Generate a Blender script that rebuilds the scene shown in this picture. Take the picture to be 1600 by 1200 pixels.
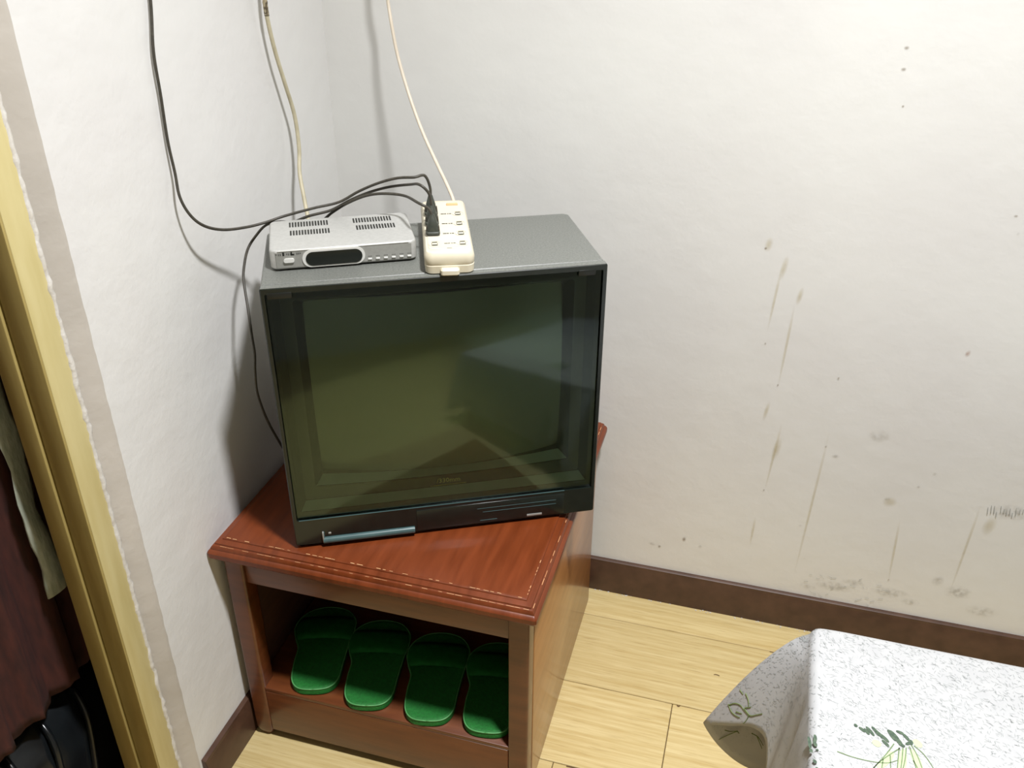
import bpy, bmesh, math, random
from mathutils import Vector, Matrix, Euler
from math import sin, cos, pi, radians
random.seed(7)
S = bpy.context.scene
COL = S.collection
for o in list(bpy.data.objects): bpy.data.objects.remove(o)

# ------------------------------------------------------------------ camera
cd = bpy.data.cameras.new('camera'); cam = bpy.data.objects.new('camera', cd); COL.objects.link(cam)
cd.sensor_width = 36; cd.lens = 1426.0 * 36 / 1600; cd.clip_start = .02
YAW, PIT, ROL = 0.27772, -0.52166, 0.00377
fw = Vector((-sin(YAW)*cos(PIT), cos(YAW)*cos(PIT), sin(PIT)))
r0 = Vector((cos(YAW), sin(YAW), 0)); u0 = r0.cross(fw)
rr = r0*cos(ROL) + u0*sin(ROL); uu = -r0*sin(ROL) + u0*cos(ROL)
m = Matrix((rr, uu, -fw)).transposed().to_4x4(); m.translation = Vector((0.83982, -1.65030, 1.51139))
cam.matrix_world = m
S.camera = cam
# ------------------------------------------------------------------ world, light, exposure
w = bpy.data.worlds.new('world'); S.world = w; w.use_nodes = True
w.node_tree.nodes['Background'].inputs[0].default_value = (.6, .65, .7, 1)
w.node_tree.nodes['Background'].inputs[1].default_value = .05
S.view_settings.view_transform = 'Standard'; S.view_settings.look = 'None'
S.view_settings.gamma = 1; S.view_settings.use_curve_mapping = False
S.view_settings.exposure = 0.0
ld = bpy.data.lights.new('ceiling_lamp', 'AREA'); ld.shape = 'DISK'; ld.size = .19; ld.energy = 48; ld.spread = radians(125); ld.color = (1.0, 1.0, 1.03)
lo = bpy.data.objects.new('ceiling_bulb', ld); lo.location = (1.05, -.98, 2.72); COL.objects.link(lo)

# ------------------------------------------------------------------ materials
def srgb(r, g, b):
    f = lambda c: (c/12.92 if c <= .04045 else ((c+.055)/1.055)**2.4)
    return (f(r/255), f(g/255), f(b/255), 1)
class NT:
    def __init__(s, name):
        s.m = bpy.data.materials.new(name); s.m.use_nodes = True; s.t = s.m.node_tree
        s.b = s.t.nodes['Principled BSDF']; s.out = s.t.nodes['Material Output']
    def n(s, typ, **k):
        x = s.t.nodes.new(typ)
        for a, v in k.items():
            if a in ('operation', 'blend_type', 'data_type', 'noise_dimensions', 'feature', 'wave_type', 'bands_direction', 'musgrave_type'): setattr(x, a, v)
            else: x.inputs[a].default_value = v
        return x
    def l(s, a, b): s.t.links.new(a, b)
def mat(name, c1, c2=None, rough=.5, nscale=20, stretch=(1, 1, 1), spec=.5, metal=0, bump=0, bscale=None, bdist=.001, detail=4, coat=0, coord='Object', contrast=(.3, .7), rrange=None):
    k = NT(name); b = k.b
    b.inputs['Roughness'].default_value = rough; b.inputs['Metallic'].default_value = metal
    b.inputs['Specular IOR Level'].default_value = spec; b.inputs['Coat Weight'].default_value = coat
    b.inputs['Coat Roughness'].default_value = .12
    c2 = c2 or c1
    tc = k.n('ShaderNodeTexCoord'); mp = k.n('ShaderNodeMapping'); mp.inputs['Scale'].default_value = stretch
    k.l(tc.outputs[coord], mp.inputs[0])
    no = k.n('ShaderNodeTexNoise', Scale=nscale, Detail=detail); k.l(mp.outputs[0], no.inputs['Vector'])
    cr = k.n('ShaderNodeValToRGB'); cr.color_ramp.elements[0].position = contrast[0]; cr.color_ramp.elements[1].position = contrast[1]
    cr.color_ramp.elements[0].color = srgb(*c1); cr.color_ramp.elements[1].color = srgb(*c2)
    k.l(no.outputs['Fac'], cr.inputs[0]); k.l(cr.outputs[0], b.inputs['Base Color'])
    if rrange:
        mr = k.n('ShaderNodeMapRange'); mr.inputs[3].default_value = rrange[0]; mr.inputs[4].default_value = rrange[1]
        k.l(no.outputs['Fac'], mr.inputs[0]); k.l(mr.outputs[0], b.inputs['Roughness'])
    if bump:
        n2 = k.n('ShaderNodeTexNoise', Scale=bscale or nscale, Detail=5); k.l(mp.outputs[0], n2.inputs['Vector'])
        bu = k.n('ShaderNodeBump', Strength=bump, Distance=bdist); k.l(n2.outputs['Fac'], bu.inputs['Height']); k.l(bu.outputs[0], b.inputs['Normal'])
    return k.m
M = {}
# plaster: two scales of relief, faint mottling
def plaster(name, ca, cb, bumpd):
    k = NT(name); b = k.b; b.inputs['Roughness'].default_value = .55; b.inputs['Specular IOR Level'].default_value = .3
    g = k.n('ShaderNodeNewGeometry')
    n1 = k.n('ShaderNodeTexNoise', Scale=2.2, Detail=3); n2 = k.n('ShaderNodeTexNoise', Scale=16, Detail=4); n3 = k.n('ShaderNodeTexNoise', Scale=120, Detail=3)
    for n in (n1, n2, n3): k.l(g.outputs['Position'], n.inputs['Vector'])
    cr = k.n('ShaderNodeValToRGB'); cr.color_ramp.elements[0].position = .35; cr.color_ramp.elements[1].position = .65
    cr.color_ramp.elements[0].color = srgb(*ca); cr.color_ramp.elements[1].color = srgb(*cb)
    k.l(n1.outputs['Fac'], cr.inputs[0]); k.l(cr.outputs[0], b.inputs['Base Color'])
    a = k.n('ShaderNodeMath', operation='MULTIPLY'); a.inputs[1].default_value = .12; k.l(n3.outputs['Fac'], a.inputs[0])
    s = k.n('ShaderNodeMath', operation='ADD'); k.l(n2.outputs['Fac'], s.inputs[0]); k.l(a.outputs[0], s.inputs[1])
    bu = k.n('ShaderNodeBump', Strength=.6, Distance=bumpd); k.l(s.outputs[0], bu.inputs['Height']); k.l(bu.outputs[0], b.inputs['Normal'])
    return k.m
M['wall'] = plaster('white_plaster', (214, 213, 209), (220, 220, 215), .0022)
M['wall_left'] = plaster('rough_white_plaster', (214, 213, 210), (220, 220, 216), .003)
M['reveal'] = plaster('shaded_plaster', (178, 172, 162), (196, 190, 180), .004)  # greyed to paint the shade on the chamfered wall edge
M['ceiling'] = plaster('ceiling_paint', (208, 208, 204), (214, 214, 208), .001)
M['wall_far'] = plaster('buff_plaster', (206, 204, 198), (212, 210, 204), .001)
M['ragged'] = mat('chalky_plaster_edge', (218, 216, 210), (196, 190, 178), .8, 60, bump=.8, bdist=.003)
M['frame'] = mat('cream_gloss_paint', (198, 184, 128), (208, 196, 144), .4, 14, (4, 4, .6), bump=.2)
M['frame_shaded'] = mat('shaded_frame_paint', (160, 142, 84), (176, 158, 98), .45, 18, (4, 4, .5), bump=.2)  # frame paint darkened: shade on the doorway-facing sides put into the colour
def floormat():
    k = NT('bamboo_laminate'); b = k.b; b.inputs['Roughness'].default_value = .38; b.inputs['Specular IOR Level'].default_value = .4
    g = k.n('ShaderNodeNewGeometry'); oi = k.n('ShaderNodeObjectInfo')
    ad = k.n('ShaderNodeVectorMath', operation='ADD'); sc = k.n('ShaderNodeVectorMath', operation='SCALE'); sc.inputs[3].default_value = 7
    cx = k.n('ShaderNodeCombineXYZ'); k.l(oi.outputs['Random'], cx.inputs[0]); k.l(oi.outputs['Random'], cx.inputs[2]); k.l(cx.outputs[0], sc.inputs[0])
    k.l(g.outputs['Position'], ad.inputs[0]); k.l(sc.outputs[0], ad.inputs[1])
    mp = k.n('ShaderNodeMapping'); mp.inputs['Scale'].default_value = (1.6, 42, 1); k.l(ad.outputs[0], mp.inputs[0])
    n1 = k.n('ShaderNodeTexNoise', Scale=3, Detail=6, Roughness=.65); k.l(mp.outputs[0], n1.inputs['Vector'])
    mp2 = k.n('ShaderNodeMapping'); mp2.inputs['Scale'].default_value = (9, 150, 1); k.l(ad.outputs[0], mp2.inputs[0])
    n2 = k.n('ShaderNodeTexNoise', Scale=2, Detail=3); k.l(mp2.outputs[0], n2.inputs['Vector'])
    cr = k.n('ShaderNodeValToRGB'); e = cr.color_ramp.elements; e[0].position = .3; e[0].color = srgb(182, 158, 102); e[1].position = .68; e[1].color = srgb(206, 188, 138)
    k.l(n1.outputs['Fac'], cr.inputs[0])
    cr2 = k.n('ShaderNodeValToRGB'); e = cr2.color_ramp.elements; e[0].position = .25; e[0].color = (.62, .55, .42, 1); e[1].position = .42; e[1].color = (1, 1, 1, 1)
    k.l(n2.outputs['Fac'], cr2.inputs[0])
    mx = k.n('ShaderNodeMix', data_type='RGBA', blend_type='MULTIPLY'); mx.inputs[0].default_value = .6
    k.l(cr.outputs[0], mx.inputs[6]); k.l(cr2.outputs[0], mx.inputs[7])
    # each plank slightly different
    hs = k.n('ShaderNodeHueSaturation'); mr = k.n('ShaderNodeMapRange'); mr.inputs[3].default_value = .94; mr.inputs[4].default_value = 1.04
    k.l(oi.outputs['Random'], mr.inputs[0]); k.l(mr.outputs[0], hs.inputs['Value']); k.l(mx.outputs[2], hs.inputs['Color'])
    k.l(hs.outputs[0], b.inputs['Base Color'])
    return k.m
M['floor'] = floormat()
M['subfloor'] = mat('dark_subfloor', (86, 64, 36), (96, 72, 42), .9)
M['skirting'] = mat('brown_skirting', (66, 45, 34), (82, 58, 44), .35, 30, (1, 1, 1))
M['wood_top'] = mat('red_brown_varnish', (95, 42, 15), (115, 53, 20), .28, 5, (14, 1.6, 4), coat=.08, spec=.4, bump=.15, bscale=9, rrange=(.28, .46))
M['wood'] = mat('brown_varnish', (84, 43, 20), (104, 56, 27), .35, 5, (2, 2, 14), coat=.2, bump=.15, bscale=9)
M['wood_h'] = mat('brown_varnish_across', (90, 47, 22), (110, 60, 29), .35, 5, (2, 14, 14), coat=.2, bump=.15, bscale=9)
M['wood_side'] = mat('ochre_side_board', (150, 98, 50), (168, 114, 62), .3, 4, (2, 2, 12), coat=.3, bump=.1, bscale=9)  # right side panel, lighter and yellower than the other wood
M['wood_in'] = mat('shaded_inner_board', (62, 34, 20), (76, 44, 26), .7, 6, (2, 2, 12))  # darkened: the shade inside the stand is put into the board colour
M['wear'] = mat('bare_worn_wood', (205, 150, 100), (225, 175, 125), .6)
M['tv'] = mat('speckled_charcoal_plastic', (90, 92, 87), (118, 120, 114), .42, 380, bump=.3, bscale=500, bdist=.0004, spec=.5)
M['tv_black'] = mat('black_plastic', (17, 20, 17), (24, 27, 23), .42, 60)
M['tv_frame'] = mat('black_gloss_plastic', (20, 26, 23), (28, 34, 30), .22, 60)
M['tv_bezel'] = mat('dark_green_grey_plastic', (38, 44, 38), (48, 54, 48), .33, 90)
M['tv_ledge_lit'] = mat('highlit_grey_plastic', (205, 212, 205), (212, 218, 212), .28, 60)  # plastic lightened: the reflection on the ledges is put into the colour
M['crt'] = mat('crt_glass', (104, 110, 96), (112, 118, 104), .16, 3, spec=.6, coat=.3)
M['flap'] = mat('teal_grey_plastic', (62, 84, 84), (74, 98, 98), .25)
def tint():
    k = NT('smoked_panel'); t = k.t; t.nodes.remove(k.b)
    tr = k.n('ShaderNodeBsdfTransparent'); tr.inputs[0].default_value = (.80, .88, .80, 1)
    gl = k.n('ShaderNodeBsdfGlossy'); gl.inputs['Roughness'].default_value = .07; gl.inputs[0].default_value = (.82, .95, .92, 1)
    fr = k.n('ShaderNodeFresnel'); fr.inputs[0].default_value = 1.5
    mx = k.n('ShaderNodeMixShader'); k.l(fr.outputs[0], mx.inputs[0]); k.l(tr.outputs[0], mx.inputs[1]); k.l(gl.outputs[0], mx.inputs[2]); k.l(mx.outputs[0], k.out.inputs[0])
    return k.m
M['tint'] = tint()
M['silver'] = mat('silver_paint', (176, 176, 171), (186, 186, 181), .38, 200, metal=.25)
M['silver_face'] = mat('silver_face', (158, 158, 151), (166, 166, 160), .4, 200, metal=.3)
M['silver_hi'] = mat('bright_silver', (226, 226, 220), None, .3, metal=.2)
M['grey_print'] = mat('grey_print', (92, 92, 88), None, .6)
M['black_print'] = mat('black_print', (28, 30, 26), None, .5)
M['display'] = mat('smoked_display', (20, 24, 20), (28, 32, 27), .2)
M['cream'] = mat('cream_plastic', (206, 198, 174), (212, 205, 182), .42, 30)
M['cream_face'] = mat('cream_plate', (210, 202, 182), (215, 208, 188), .4, 30)
M['orange'] = mat('orange_rocker', (228, 176, 128), (235, 188, 140), .4)
M['hole'] = mat('socket_dark', (52, 54, 42), (70, 70, 58), .7)
M['rubber'] = mat('black_rubber', (52, 49, 42), (68, 64, 54), .5, 200)
M['plug'] = mat('plug_rubber', (44, 49, 43), (60, 63, 54), .45, 200)
M['beige'] = mat('aged_beige_pvc', (176, 168, 140), (196, 188, 160), .5, 60)
M['tape'] = mat('grimy_tape', (78, 68, 48), (160, 148, 118), .6, 160, contrast=(.42, .6))
M['cream_wire'] = mat('cream_pvc', (206, 194, 174), (214, 203, 184), .45, 60)
M['slipper'] = mat('green_foam', (11, 92, 27), (18, 110, 36), .7, 220, bump=.8, bscale=300, bdist=.001)
M['slipper_rim'] = mat('pale_green_welt', (70, 140, 78), (92, 160, 96), .5, 60)
M['slipper_strap'] = mat('dark_green_strap', (12, 92, 28), (18, 104, 36), .75, 100, spec=.25)
M['cloth'] = mat('white_tablecloth', (172, 173, 173), (179, 180, 179), .6, 30, spec=.3)
M['dash'] = mat('grey_dash_print', (146, 150, 148), (159, 163, 160), .7, 200)
M['leaf'] = mat('dark_leaf_print', (52, 70, 56), (84, 102, 80), .7, 260)
M['stalk'] = mat('green_stalk_print', (92, 112, 72), (110, 130, 90), .7, 200)
M['wash'] = mat('pale_green_print', (170, 184, 144), (178, 190, 156), .7, 60)
M['olive'] = mat('olive_sprig_print', (96, 114, 62), (118, 132, 80), .7, 200)
M['table_wood'] = mat('orange_brown_wood', (176, 122, 70), (190, 136, 82), .45, 6, (3, 3, 12))
M['maroon'] = mat('dark_maroon_cloth', (44, 16, 14), (70, 30, 22), .85, 30, (3, 3, .7))
M['trim'] = mat('grey_green_braid', (150, 160, 146), (184, 190, 176), .6, 60, (2, 2, .6), bump=.6, bdist=.003)
M['bag'] = mat('black_glossy_vinyl', (16, 18, 20), (24, 28, 30), .22, 20)
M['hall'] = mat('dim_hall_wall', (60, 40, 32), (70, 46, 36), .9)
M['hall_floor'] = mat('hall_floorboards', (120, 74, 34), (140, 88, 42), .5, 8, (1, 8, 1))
M['gold'] = mat('gold_print', (235, 222, 140), None, .4)
def stainmat(name, col, strength, lo=.1, hi=.75):
    k = NT(name); b = k.b; b.inputs['Roughness'].default_value = .8; b.inputs['Base Color'].default_value = srgb(*col)
    tc = k.n('ShaderNodeTexCoord'); mp = k.n('ShaderNodeVectorMath', operation='SUBTRACT'); mp.inputs[1].default_value = (.5, .5, 0)
    k.l(tc.outputs['UV'], mp.inputs[0]); ln = k.n('ShaderNodeVectorMath', operation='LENGTH'); k.l(mp.outputs[0], ln.inputs[0])
    mr = k.n('ShaderNodeMapRange'); mr.inputs[1].default_value = .1; mr.inputs[2].default_value = .5; mr.inputs[3].default_value = 1; mr.inputs[4].default_value = 0; k.l(ln.outputs['Value'], mr.inputs[0])
    g = k.n('ShaderNodeNewGeometry'); no = k.n('ShaderNodeTexNoise', Scale=90, Detail=3); k.l(g.outputs['Position'], no.inputs['Vector'])
    m2 = k.n('ShaderNodeMapRange'); m2.inputs[1].default_value = .38; m2.inputs[2].default_value = .62; m2.inputs[3].default_value = lo; m2.inputs[4].default_value = 1; k.l(no.outputs['Fac'], m2.inputs[0])
    mu = k.n('ShaderNodeMath', operation='MULTIPLY'); k.l(mr.outputs[0], mu.inputs[0]); k.l(m2.outputs[0], mu.inputs[1])
    m3 = k.n('ShaderNodeMath', operation='MULTIPLY'); m3.inputs[1].default_value = strength; k.l(mu.outputs[0], m3.inputs[0]); k.l(m3.outputs[0], b.inputs['Alpha'])
    return k.m
M['st_yel'] = stainmat('yellow_drip_stain', (196, 180, 130), .30, .8)
M['st_brn'] = stainmat('brown_speck_stain', (130, 112, 84), .55, .7)
M['st_red'] = stainmat('reddish_stain', (170, 124, 98), .4, .6)
M['st_gry'] = stainmat('grey_scuff_stain', (150, 143, 126), .3, .1)

# ------------------------------------------------------------------ mesh helpers
def link(name, me, m, parent=None, smooth=False):
    o = bpy.data.objects.new(name, me); COL.objects.link(o)
    for x in (m if isinstance(m, (list, tuple)) else [m]): me.materials.append(M[x])
    if parent: o.parent = parent
    if smooth:
        for p in me.polygons: p.use_smooth = True
    return o
def fin(name, bm, m, parent=None, smooth=False, angle=None):
    bmesh.ops.recalc_face_normals(bm, faces=bm.faces[:])
    me = bpy.data.meshes.new(name); bm.to_mesh(me); bm.free()
    o = link(name, me, m, parent, smooth or angle is not None)
    if angle is not None: me.set_sharp_from_angle(angle=radians(angle))
    return o
def box(bm, x0, x1, y0, y1, z0, z1, bev=0, seg=2):
    v = [bm.verts.new(p) for p in ((x0,y0,z0),(x1,y0,z0),(x1,y1,z0),(x0,y1,z0),(x0,y0,z1),(x1,y0,z1),(x1,y1,z1),(x0,y1,z1))]
    f = [bm.faces.new([v[i] for i in q]) for q in ((3,2,1,0),(4,5,6,7),(0,1,5,4),(1,2,6,5),(2,3,7,6),(3,0,4,7))]
    if bev:
        es = list({e for q in f for e in q.edges})
        bmesh.ops.bevel(bm, geom=es, offset=bev, segments=seg, profile=.5, affect='EDGES')
def rrect(w, d, r, z, n=5, cx=0, cy=0):
    r = max(r, 1e-4); pts = []
    for (sx, sy, a0) in ((1, 1, 0), (-1, 1, pi/2), (-1, -1, pi), (1, -1, 3*pi/2)):
        for i in range(n+1):
            a = a0 + pi/2*i/n
            pts.append((cx + sx*(w/2-r) + r*cos(a), cy + sy*(d/2-r) + r*sin(a), z))
    return pts
def loft(bm, rings, cap=True, closed=True):
    R = [[bm.verts.new(p) for p in r] for r in rings]
    for a, b in zip(R, R[1:]):
        n = len(a)
        for i in range(n if closed else n-1):
            j = (i+1) % n
            try: bm.faces.new((a[i], a[j], b[j], b[i]))
            except ValueError: pass
    if cap: bm.faces.new(R[0][::-1]); bm.faces.new(R[-1])
    return R
def slab(bm, w, d, prof, r, cx=0, cy=0, n=5):   # prof: (inset, z)
    loft(bm, [rrect(w-2*i, d-2*i, r-i, z, n, cx, cy) for i, z in prof])
def catmull(P, k=8):
    P = [Vector(p) for p in P]; out = []
    for i in range(len(P)-1):
        p0 = P[max(i-1, 0)]; p1 = P[i]; p2 = P[i+1]; p3 = P[min(i+2, len(P)-1)]
        for j in range(k):
            t = j/k
            out.append(.5*((2*p1) + (p2-p0)*t + (2*p0-5*p1+4*p2-p3)*t*t + (-p0+3*p1-3*p2+p3)*t**3))
    out.append(P[-1]); return out
def tube(bm, P, r, n=8, k=8, smooth=True):
    C = catmull(P, k) if smooth else [Vector(p) for p in P]
    rings = []; up = Vector((.31, .52, .79))
    t0 = (C[1]-C[0]).normalized(); a = t0.cross(up).normalized()
    for i, c in enumerate(C):
        t = (C[min(i+1, len(C)-1)] - C[max(i-1, 0)]).normalized()
        a = (a - t*a.dot(t)).normalized(); b = t.cross(a)
        rad = r(i/(len(C)-1)) if callable(r) else r
        rings.append([c + (a*cos(2*pi*j/n) + b*sin(2*pi*j/n))*rad for j in range(n)])
    loft(bm, rings)
def tag(o, label=None, cat=None, group=None, kind=None):
    if label: o['label'] = label
    if cat: o['category'] = cat
    if group: o['group'] = group
    if kind: o['kind'] = kind
    return o
def empty(name, loc, rz, label, cat, group=None):
    o = bpy.data.objects.new(name, None); COL.objects.link(o); o.location = loc; o.rotation_euler = (0, 0, rz); o.empty_display_size = .05
    return tag(o, label, cat, group)
def struct(o): o['kind'] = 'structure'; return o
def bx(name, m, parent, *a, bev=.001):
    bm = bmesh.new(); box(bm, *a, bev=bev); return fin(name, bm, m, parent, angle=40)

# ------------------------------------------------------------------ room shell
W, D, H = 3.1, -3.2, 2.85
back = bx('wall_back', 'wall', None, -.12, W+.1, 0, .12, -.05, H, bev=0); struct(back)
def wallleft():
    # plan outline of the short wall beside the doorway, extruded; its edge towards the doorway is chamfered
    bm = bmesh.new(); pl = [(0, .0), (0, -.757), (-.003, -.764), (-.016, -.781), (-.024, -.796), (-.075, -.796), (-.075, 0)]
    zs = [-.05] + [i*.03 for i in range(95)] + [H]; rings = []
    for z in zs:
        j = random.uniform(-.0018, .0018)
        rings.append([(x, y + (j if abs(y+.7605) < .02 else 0), z) for x, y in pl])
    loft(bm, rings); return fin('wall_left', bm, 'wall_left', None, angle=20)
wl = struct(wallleft())
far = bx('wall_left', 'wall_left', None, -.075, 0, D, -1.75, -.05, H, bev=0); struct(far)
hd = bx('wall_left', 'wall_left', None, -.075, 0, -1.75, -.80, 2.05, H, bev=0); struct(hd)
struct(bx('wall_right', 'wall_far', None, W, W+.1, D, 0, -.05, H, bev=0))
struct(bx('wall_front', 'wall_far', None, -.1, W+.1, D-.1, D, -.05, H, bev=0))
struct(bx('ceiling', 'ceiling', None, -1.6, W+.1, D-.1, .1, H, H+.1, bev=0))
# corner strip on the wall edge (plaster greyed as its shade) and the ragged plaster line against the door frame
bm = bmesh.new(); R = []
for i in range(140):
    z = i*.0145+.0; j = random.uniform(-.0016, .0016); k = random.uniform(-.002, .002)
    R.append([(.0002, -.7575+j*.5, z), (.0002, -.7655+j, z), (-.0128, -.7830, z), (-.0185, -.799+k, z), (-.030, -.799, z), (-.022, -.764, z)])
loft(bm, R); o = fin('shaded_edge', bm, 'reveal', wl, angle=40)
bm = bmesh.new(); rnd = random.Random(3); P = []
for i in range(230):
    z = .0 + i*.009
    P.append((-.0055+rnd.uniform(-.001, .001), -.8005+rnd.uniform(-.0015, .0015), z))
rr_ = [rnd.uniform(.0041, .0058) for _ in P]
tube(bm, P, lambda t: rr_[min(int(t*229), 229)], n=6, smooth=False)
fin('ragged_plaster_line', bm, 'ragged', wl, smooth=True)
# door frame: cream face, two steps and a groove coloured darker for their shade
dfr = bx('door_1', 'frame', None, -.06, -.003, -.843, -.800, 0, 2.08, bev=.002); struct(dfr)
fin_o = bx('frame_step', 'frame_shaded', dfr, -.038, -.004, -.8465, -.8425, 0, 2.06, bev=.0012)
bx('frame_step', 'frame_shaded', dfr, -.072, -.0415, -.850, -.8425, 0, 2.06, bev=.002)
bx('frame_groove', 'frame_shaded', dfr, -.0425, -.0375, -.8435, -.8415, 0, 2.06, bev=0)
bx('frame_head', 'frame', dfr, -.06, .004, -1.70, -.84, 2.02, 2.08, bev=.002)
bx('frame_post', 'frame', dfr, -.06, .004, -1.745, -1.70, 0, 2.08, bev=.002)
# dim space beyond the doorway
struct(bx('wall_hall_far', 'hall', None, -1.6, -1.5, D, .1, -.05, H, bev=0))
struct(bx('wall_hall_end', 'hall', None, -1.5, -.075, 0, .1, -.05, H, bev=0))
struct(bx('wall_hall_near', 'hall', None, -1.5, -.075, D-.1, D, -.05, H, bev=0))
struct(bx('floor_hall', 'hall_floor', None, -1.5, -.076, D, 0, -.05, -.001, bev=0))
# floor with planks
fl = struct(bx('floor', 'subfloor', None, -.075, W, D, 0, -.05, -.0085, bev=0))
def plank(x0, x1, y0, y1):
    bm = bmesh.new(); g = .0007; z1 = random.uniform(-.0003, 0)
    box(bm, x0+g, x1-g, y0+g, y1-g, -.0085, z1, bev=.0011, seg=1); fin('plank', bm, 'floor', fl)
ys = [0, -.0965, -.302, -.5065]
while ys[-1] > D+.21: ys.append(ys[-1]-.2045)
ys.append(D)
offs = [1.45, .12, .803, .62, .30, 1.02, .55, .15, .9]
for i in range(len(ys)-1):
    x = offs[i % len(offs)]; js = [0]
    while x < W-.05:
        if x > .08: js.append(x)
        x += 1.21
    js.append(W)
    if i == 0: js = [0, 1.5, 2.7, W]
    if i == 1: js = [0, .12, 1.33, 2.54, W]
    if i == 2: js = [0, .803, 2.01, W]
    if i == 3: js = [0, .60, 1.81, W]
    for a, b in zip(js, js[1:]): plank(a, b, ys[i+1], ys[i])
# chips in the floor joints
for (x, y, l, w_) in ((.626, -.510, .03, .003), (.812, -.305, .007, .004), (.878, -.199, .012, .0025), (.99, -.100, .02, .0016)):
    bm = bmesh.new(); P = [(x+l*t, y+random.uniform(-w_, w_)*.5, 0) for t in (0, .3, .6, 1)]
    vs = [bm.verts.new((p[0], p[1]-w_*.5, .0004)) for p in P] + [bm.verts.new((p[0], p[1]+w_*.4, .0004)) for p in P[::-1]]
    bm.faces.new(vs); o = fin('chip', bm, 'subfloor', fl)
# skirting boards with a rounded lip
def skirt(name, pts, along):
    bm = bmesh.new(); prof = [(0, 0), (.011, 0), (.0115, .080), (.0095, .0835), (.0095, .0855), (.0085, .090), (.004, .0925), (0, .0925)]
    if along == 'x': R = [[(x, -a, z) for a, z in prof] for x in pts]
    else: R = [[(a, y, z) for a, z in prof] for y in pts]
    loft(bm, R); return struct(fin(name, bm, 'skirting', None, angle=35))
skirt('baseboard_back', [0, W], 'x'); skirt('baseboard_left', [-.012, -.752], 'y')
bm = bmesh.new()
for i in range(70):
    x = random.uniform(.58, 1.1); y = -.0118-random.random()**2*.006; s = random.uniform(.0006, .0019)
    box(bm, x, x+s*1.6, y-s, y, 0, s)
tag(fin('plaster_crumb', bm, 'ragged', fl), kind='stuff')

# stains on the back wall
def decal(name, pts, m, parent):  # pts four corners, UV mapped
    bm = bmesh.new(); uv = bm.loops.layers.uv.new('UVMap'); vs = [bm.verts.new(p) for p in pts]; f = bm.faces.new(vs)
    for l, c in zip(f.loops, ((0, 0), (1, 0), (1, 1), (0, 1))): l[uv].uv = c
    f.normal_update(); me = bpy.data.meshes.new(name); bm.to_mesh(me); bm.free(); return link(name, me, m, parent)
ST = [(1.024,1.252,.011,.007,'brn'),(1.026,1.219,.011,.007,'brn'),(1.037,1.161,.006,.005,'brn'),(.857,.9,.018,.03,'yel'),(.854,.892,.007,.006,'brn'),(.889,.858,.016,.052,'yel'),(.926,.805,.014,.04,'yel'),
 (1.236,.73,.012,.016,'red'),(1.25,.994,.009,.005,'brn'),(.932,.463,.02,.06,'yel'),(1.05,.467,.022,.010,'gry'),(1.17,.378,.034,.026,'yel'),(1.165,.384,.016,.009,'gry'),(1.344,.178,.07,.04,'gry'),(1.215,.145,.10,.03,'gry'),
 (1.39,.399,.09,.04,'gry'),(.705,.16,.034,.010,'gry'),(.72,.156,.010,.008,'brn'),(.772,.189,.012,.015,'brn'),(.81,.177,.014,.009,'gry'),(1.10,.134,.10,.03,'gry'),(1.14,.155,.06,.018,'gry'),(.88,.699,.005,.006,'brn'),(.916,.612,.005,.006,'brn'),
 (.924,.357,.006,.006,'brn'),(1.028,.487,.006,.006,'brn'),(1.208,.179,.006,.006,'brn'),(1.238,.461,.009,.009,'gry'),(1.216,.426,.008,.008,'gry'),(1.01,.282,.012,.006,'gry'),(1.03,.195,.014,.01,'gry'),(1.025,.645,.006,.006,'brn'),(1.261,.964,.007,.006,'gry'),
 (1.30,.20,.03,.03,'gry'),(1.26,.13,.05,.02,'gry'),(1.05,.12,.05,.016,'gry'),(1.40,.14,.08,.03,'gry'),(1.36,.36,.03,.05,'yel'),(1.12,.53,.05,.03,'gry'),(.90,.55,.012,.05,'yel')]
for i, (x, z, w_, h_, t) in enumerate(ST):
    y = -.0006-.00004*i; w_ *= .85; decal('stain', [(x-w_/2, y, z-h_/2), (x+w_/2, y, z-h_/2), (x+w_/2+h_*.12, y, z+h_/2), (x-w_/2+h_*.12, y, z+h_/2)], 'st_'+t, back)
for i, (x0, z0, x1, z1) in enumerate([(.888,.86,.88,.72),(.922,.79,.917,.60),(.937,.53,.926,.352),(1.03,.53,1.018,.135),(1.199,.34,1.209,.17),(1.337,.41,1.331,.17),(.917,.285,.915,.2)]):
    y = -.0004-.00003*i; decal('drip_stain', [(x1-.0028, y, z1), (x1+.0028, y, z1), (x0+.004, y, z0), (x0-.004, y, z0)], 'st_yel', back)
# little scratches near the right edge and over the skirting
bm = bmesh.new(); rs = random.Random(5)
for i in range(14):
    x = 1.352+i*.0055; z = .385+rs.uniform(-.006, .006)+i*.0012; L = rs.uniform(.008, .02)
    vs = [bm.verts.new(p) for p in ((x, -.0022, z), (x+.0012, -.0022, z), (x+.002-L*.2, -.0022, z+L), (x+.001-L*.2, -.0022, z+L))]; bm.faces.new(vs)
for i in range(26):
    x = rs.uniform(1.04, 1.2); z = .105+rs.random()**2*.06; L = rs.uniform(.006, .016); a = rs.uniform(-.6, .9)
    vs = [bm.verts.new(p) for p in ((x, -.0022, z), (x+.0008, -.0022, z-.0008), (x+L*cos(a), -.0022, z-L*sin(a)), (x+L*cos(a), -.0022, z-L*sin(a)+.0009))]; bm.faces.new(vs)
tag(fin('scratches', bm, 'dash', back), kind='stuff')

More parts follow.
